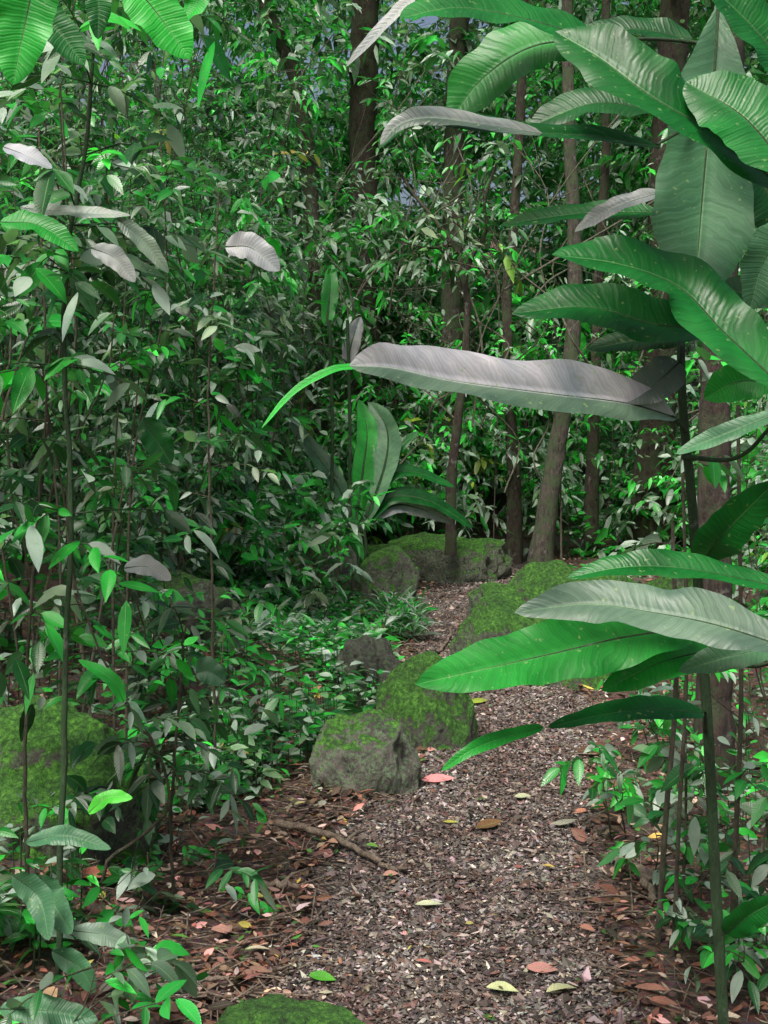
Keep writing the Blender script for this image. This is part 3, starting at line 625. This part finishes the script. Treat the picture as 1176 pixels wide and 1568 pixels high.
A = Acc(); d = 11.2
for pts, w, nh, col in [
  ([(545, 800), (556, 720), (562, 660), (550, 612)], 34, fr, GB), ([(560, 800), (590, 710), (592, 655), (566, 616)], 42, (-.3, -1, .2), (.14, .30, .18)),
  ([(560, 790), (590, 735), (630, 722), (697, 746)], 26, up, G), ([(560, 800), (600, 762), (660, 768), (724, 808)], 30, up, G), ([(555, 805), (600, 775), (640, 778), (690, 800)], 28, (0, -1, .3), SV),
  ([(545, 800), (515, 740), (480, 690), (440, 640)], 30, up, SG), ([(540, 800), (500, 770), (450, 760), (415, 790)], 22, up, G), ([(555, 815), (570, 760), (610, 690), (640, 660)], 22, up, G),
  ([(520, 840), (500, 825), (470, 835), (440, 860)], 20, up, GB), ([(520, 850), (535, 830), (555, 850), (562, 880)], 18, up, GB), ([(500, 500), (505, 450), (508, 405)], 26, fr, GB), ([(530, 560), (540, 520), (552, 485)], 26, fr, SV)]:
    big_leaf(A, [(a, b, d+.3*(i/3)) for i, (a, b) in enumerate(pts)], w, nh, col, .2, .04)
for a in (540, 548, 556, 505, 532):
    b = 815 if a > 535 else 500
    tube(A, cr([S(a, 870, d), S(a+4, (b+860)/2, d), S(a, b-10, d)], 8), .016, 6, gs, 1)
A.build('banana_plant', [M_big, M_gstem])

A = Acc()
def sap(pts, r):
    c = cr([S(*p) for p in pts], 40); c[0][2] = float(H(c[0][0], c[0][1]))-.03
    c[2:] += rng.normal(0, .002, c[2:].shape)
    tube(A, c, np.linspace(r, r*.5, 40), 7, gs, 1, .05); return c
c = sap([(86, 1560, 3.4), (94, 1300, 3.4), (100, 1000, 3.4), (108, 800, 3.4), (98, 500, 3.4), (110, 350, 3.4), (135, 190, 3.4), (150, -60, 3.4)], .0095)
O = c[rng.integers(15, 40, 42)]; D = rng.standard_normal((42, 3))*[1, .8, .3]+[0, 0, .25]
twigs(A, O, D, rng.uniform(.2, .42, 42), 7, .10, P_left, 0, pk=1.2)
for pts, w, nh, col in [([(345, 378, 3.2), (385, 380, 3.2), (428, 415, 3.2)], 46, fr, (.30, .315, .36)), ([(5, 225, 3.1), (40, 238, 3.1), (80, 258, 3.1)], 34, up, (.36, .38, .46)),
   ([(140, 380, 3.2), (175, 395, 3.2), (207, 432, 3.2)], 34, fr, (.24, .27, .29)), ([(180, 335, 3.2), (220, 370, 3.2), (258, 418, 3.2)], 28, fr, (.12, .18, .14)), ([(30, 318, 3.2), (110, 325, 3.2), (200, 330, 3.2)], 28, up, (.26, .32, .30)),
   ([(190, -40, 2.4), (240, 20, 2.4), (290, 90, 2.4)], 80, fr, (.015, .32, .03)), ([(60, -60, 2.4), (40, 30, 2.4), (20, 130, 2.4)], 90, fr, (.015, .27, .03)), ([(-40, -30, 2.6), (70, 30, 2.6), (130, 100, 2.6)], 60, fr, G),
   ([(310, -30, 2.8), (300, 10, 2.8), (270, 40, 2.8)], 40, up, GB), ([(130, -40, 2.7), (150, 0, 2.7), (150, 60, 2.7)], 40, fr, G),
   ([(30, 100, 2.7), (60, 60, 2.7), (100, 20, 2.7)], 22, up, SV), ([(0, 340, 2.9), (60, 345, 2.9), (120, 385, 2.9)], 44, up, GB), ([(220, 640, 3.6), (240, 675, 3.6), (262, 710, 3.6)], 44, fr, G),
   ([(190, 870, 3.9), (225, 868, 3.9), (262, 888, 3.9)], 34, up, SV), ([(300, 1030, 3.8), (318, 1028, 3.8), (345, 1045, 3.8)], 42, fr, SG), ([(135, 1245, 3.4), (165, 1222, 3.4), (203, 1222, 3.4)], 24, up, (.05, .36, .03)),
   ([(190, 1075, 3.7), (170, 1040, 3.7), (120, 1010, 3.7)], 22, up, GB), ([(60, 1340, 3.2), (80, 1380, 3.2), (110, 1430, 3.1)], 48, fr, SG), ([(20, 1340, 3.1), (60, 1375, 3.1), (75, 1440, 3.0)], 42, fr, SG),
   ([(80, 1455, 3.1), (120, 1480, 3.1), (145, 1520, 3.1)], 34, fr, SG), ([(110, 1425, 3.2), (160, 1432, 3.2), (208, 1452, 3.2)], 32, up, (.11, .18, .14)), ([(0, 1545, 2.9), (70, 1548, 2.9), (150, 1562, 2.9)], 44, up, SG), ([(40, 1290, 3.2), (100, 1280, 3.2), (170, 1300, 3.2)], 30, up, SG)]:
    big_leaf(A, pts, w, nh, col, .2, .06)
A.build('broadleaf_sapling', [M_big, M_gstem])
for pts, r in [([(150, 1330, 3.9), (255, 1240, 3.9), (240, 1150, 3.9), (200, 1090, 3.9), (150, 990, 3.9), (110, 880, 3.9)], .006), ([(265, 1400, 4.0), (262, 1250, 4.0), (272, 1100, 4.0), (285, 950, 4)], .007), ([(45, 1400, 3.9), (38, 1150, 3.9), (48, 900, 3.9), (70, 600, 3.9), (60, 200, 3.9)], .007), ([(330, 1200, 5), (325, 900, 5), (320, 600, 5), (335, 300, 5)], .007)]:
    A = Acc(); c = sap(pts, r); O = c[rng.integers(16, 40, 16)]; D = rng.standard_normal((16, 3))*[1, 1, .3]+[0, 0, .3]
    twigs(A, O, D, rng.uniform(.15, .35, 16), 7, .085, P_left, 0); A.build('slender_sapling', [M_leaf, M_twig])

# ---------------------------------------------------------------- light, camera
el, az = math.radians(58), math.radians(205)      # soft high light from behind-left of the viewpoint
w = bpy.data.worlds.new("World"); bpy.context.scene.world = w; w.use_nodes = True
nt = w.node_tree; bg = nt.nodes['Background']
sk = nt.nodes.new('ShaderNodeTexSky'); sk.sky_type = 'NISHITA'; sk.sun_disc = False; sk.sun_elevation = el; sk.sun_rotation = az
sk.dust_density = 8; sk.ozone_density = .2; sk.air_density = 1.0
nt.links.new(sk.outputs[0], bg.inputs[0]); bg.inputs[1].default_value = .15
ld = bpy.data.lights.new('sun', 'SUN'); ld.energy = 5.0; ld.angle = math.radians(22); ld.color = (1, .96, .90)
so = bpy.data.objects.new('sun', ld); bpy.context.scene.collection.objects.link(so)
dv = Vector((math.sin(az)*math.cos(el), math.cos(az)*math.cos(el), math.sin(el)))
so.rotation_euler = dv.to_track_quat('Z', 'Y').to_euler(); so.location = dv*30
cam = bpy.data.cameras.new('camera'); co = bpy.data.objects.new('camera', cam); bpy.context.scene.collection.objects.link(co)
co.location = (0, 0, EYE); co.rotation_euler = (math.radians(90), 0, 0)
cam.sensor_fit = 'VERTICAL'; cam.sensor_height = 24; cam.lens = F/1568*24; cam.shift_y = -132/1568; cam.clip_end = 1000; cam.clip_start = .05
bpy.context.scene.camera = co
bpy.context.scene.view_settings.view_transform = 'Standard'; bpy.context.scene.view_settings.look = 'None'; bpy.context.scene.view_settings.exposure = 0
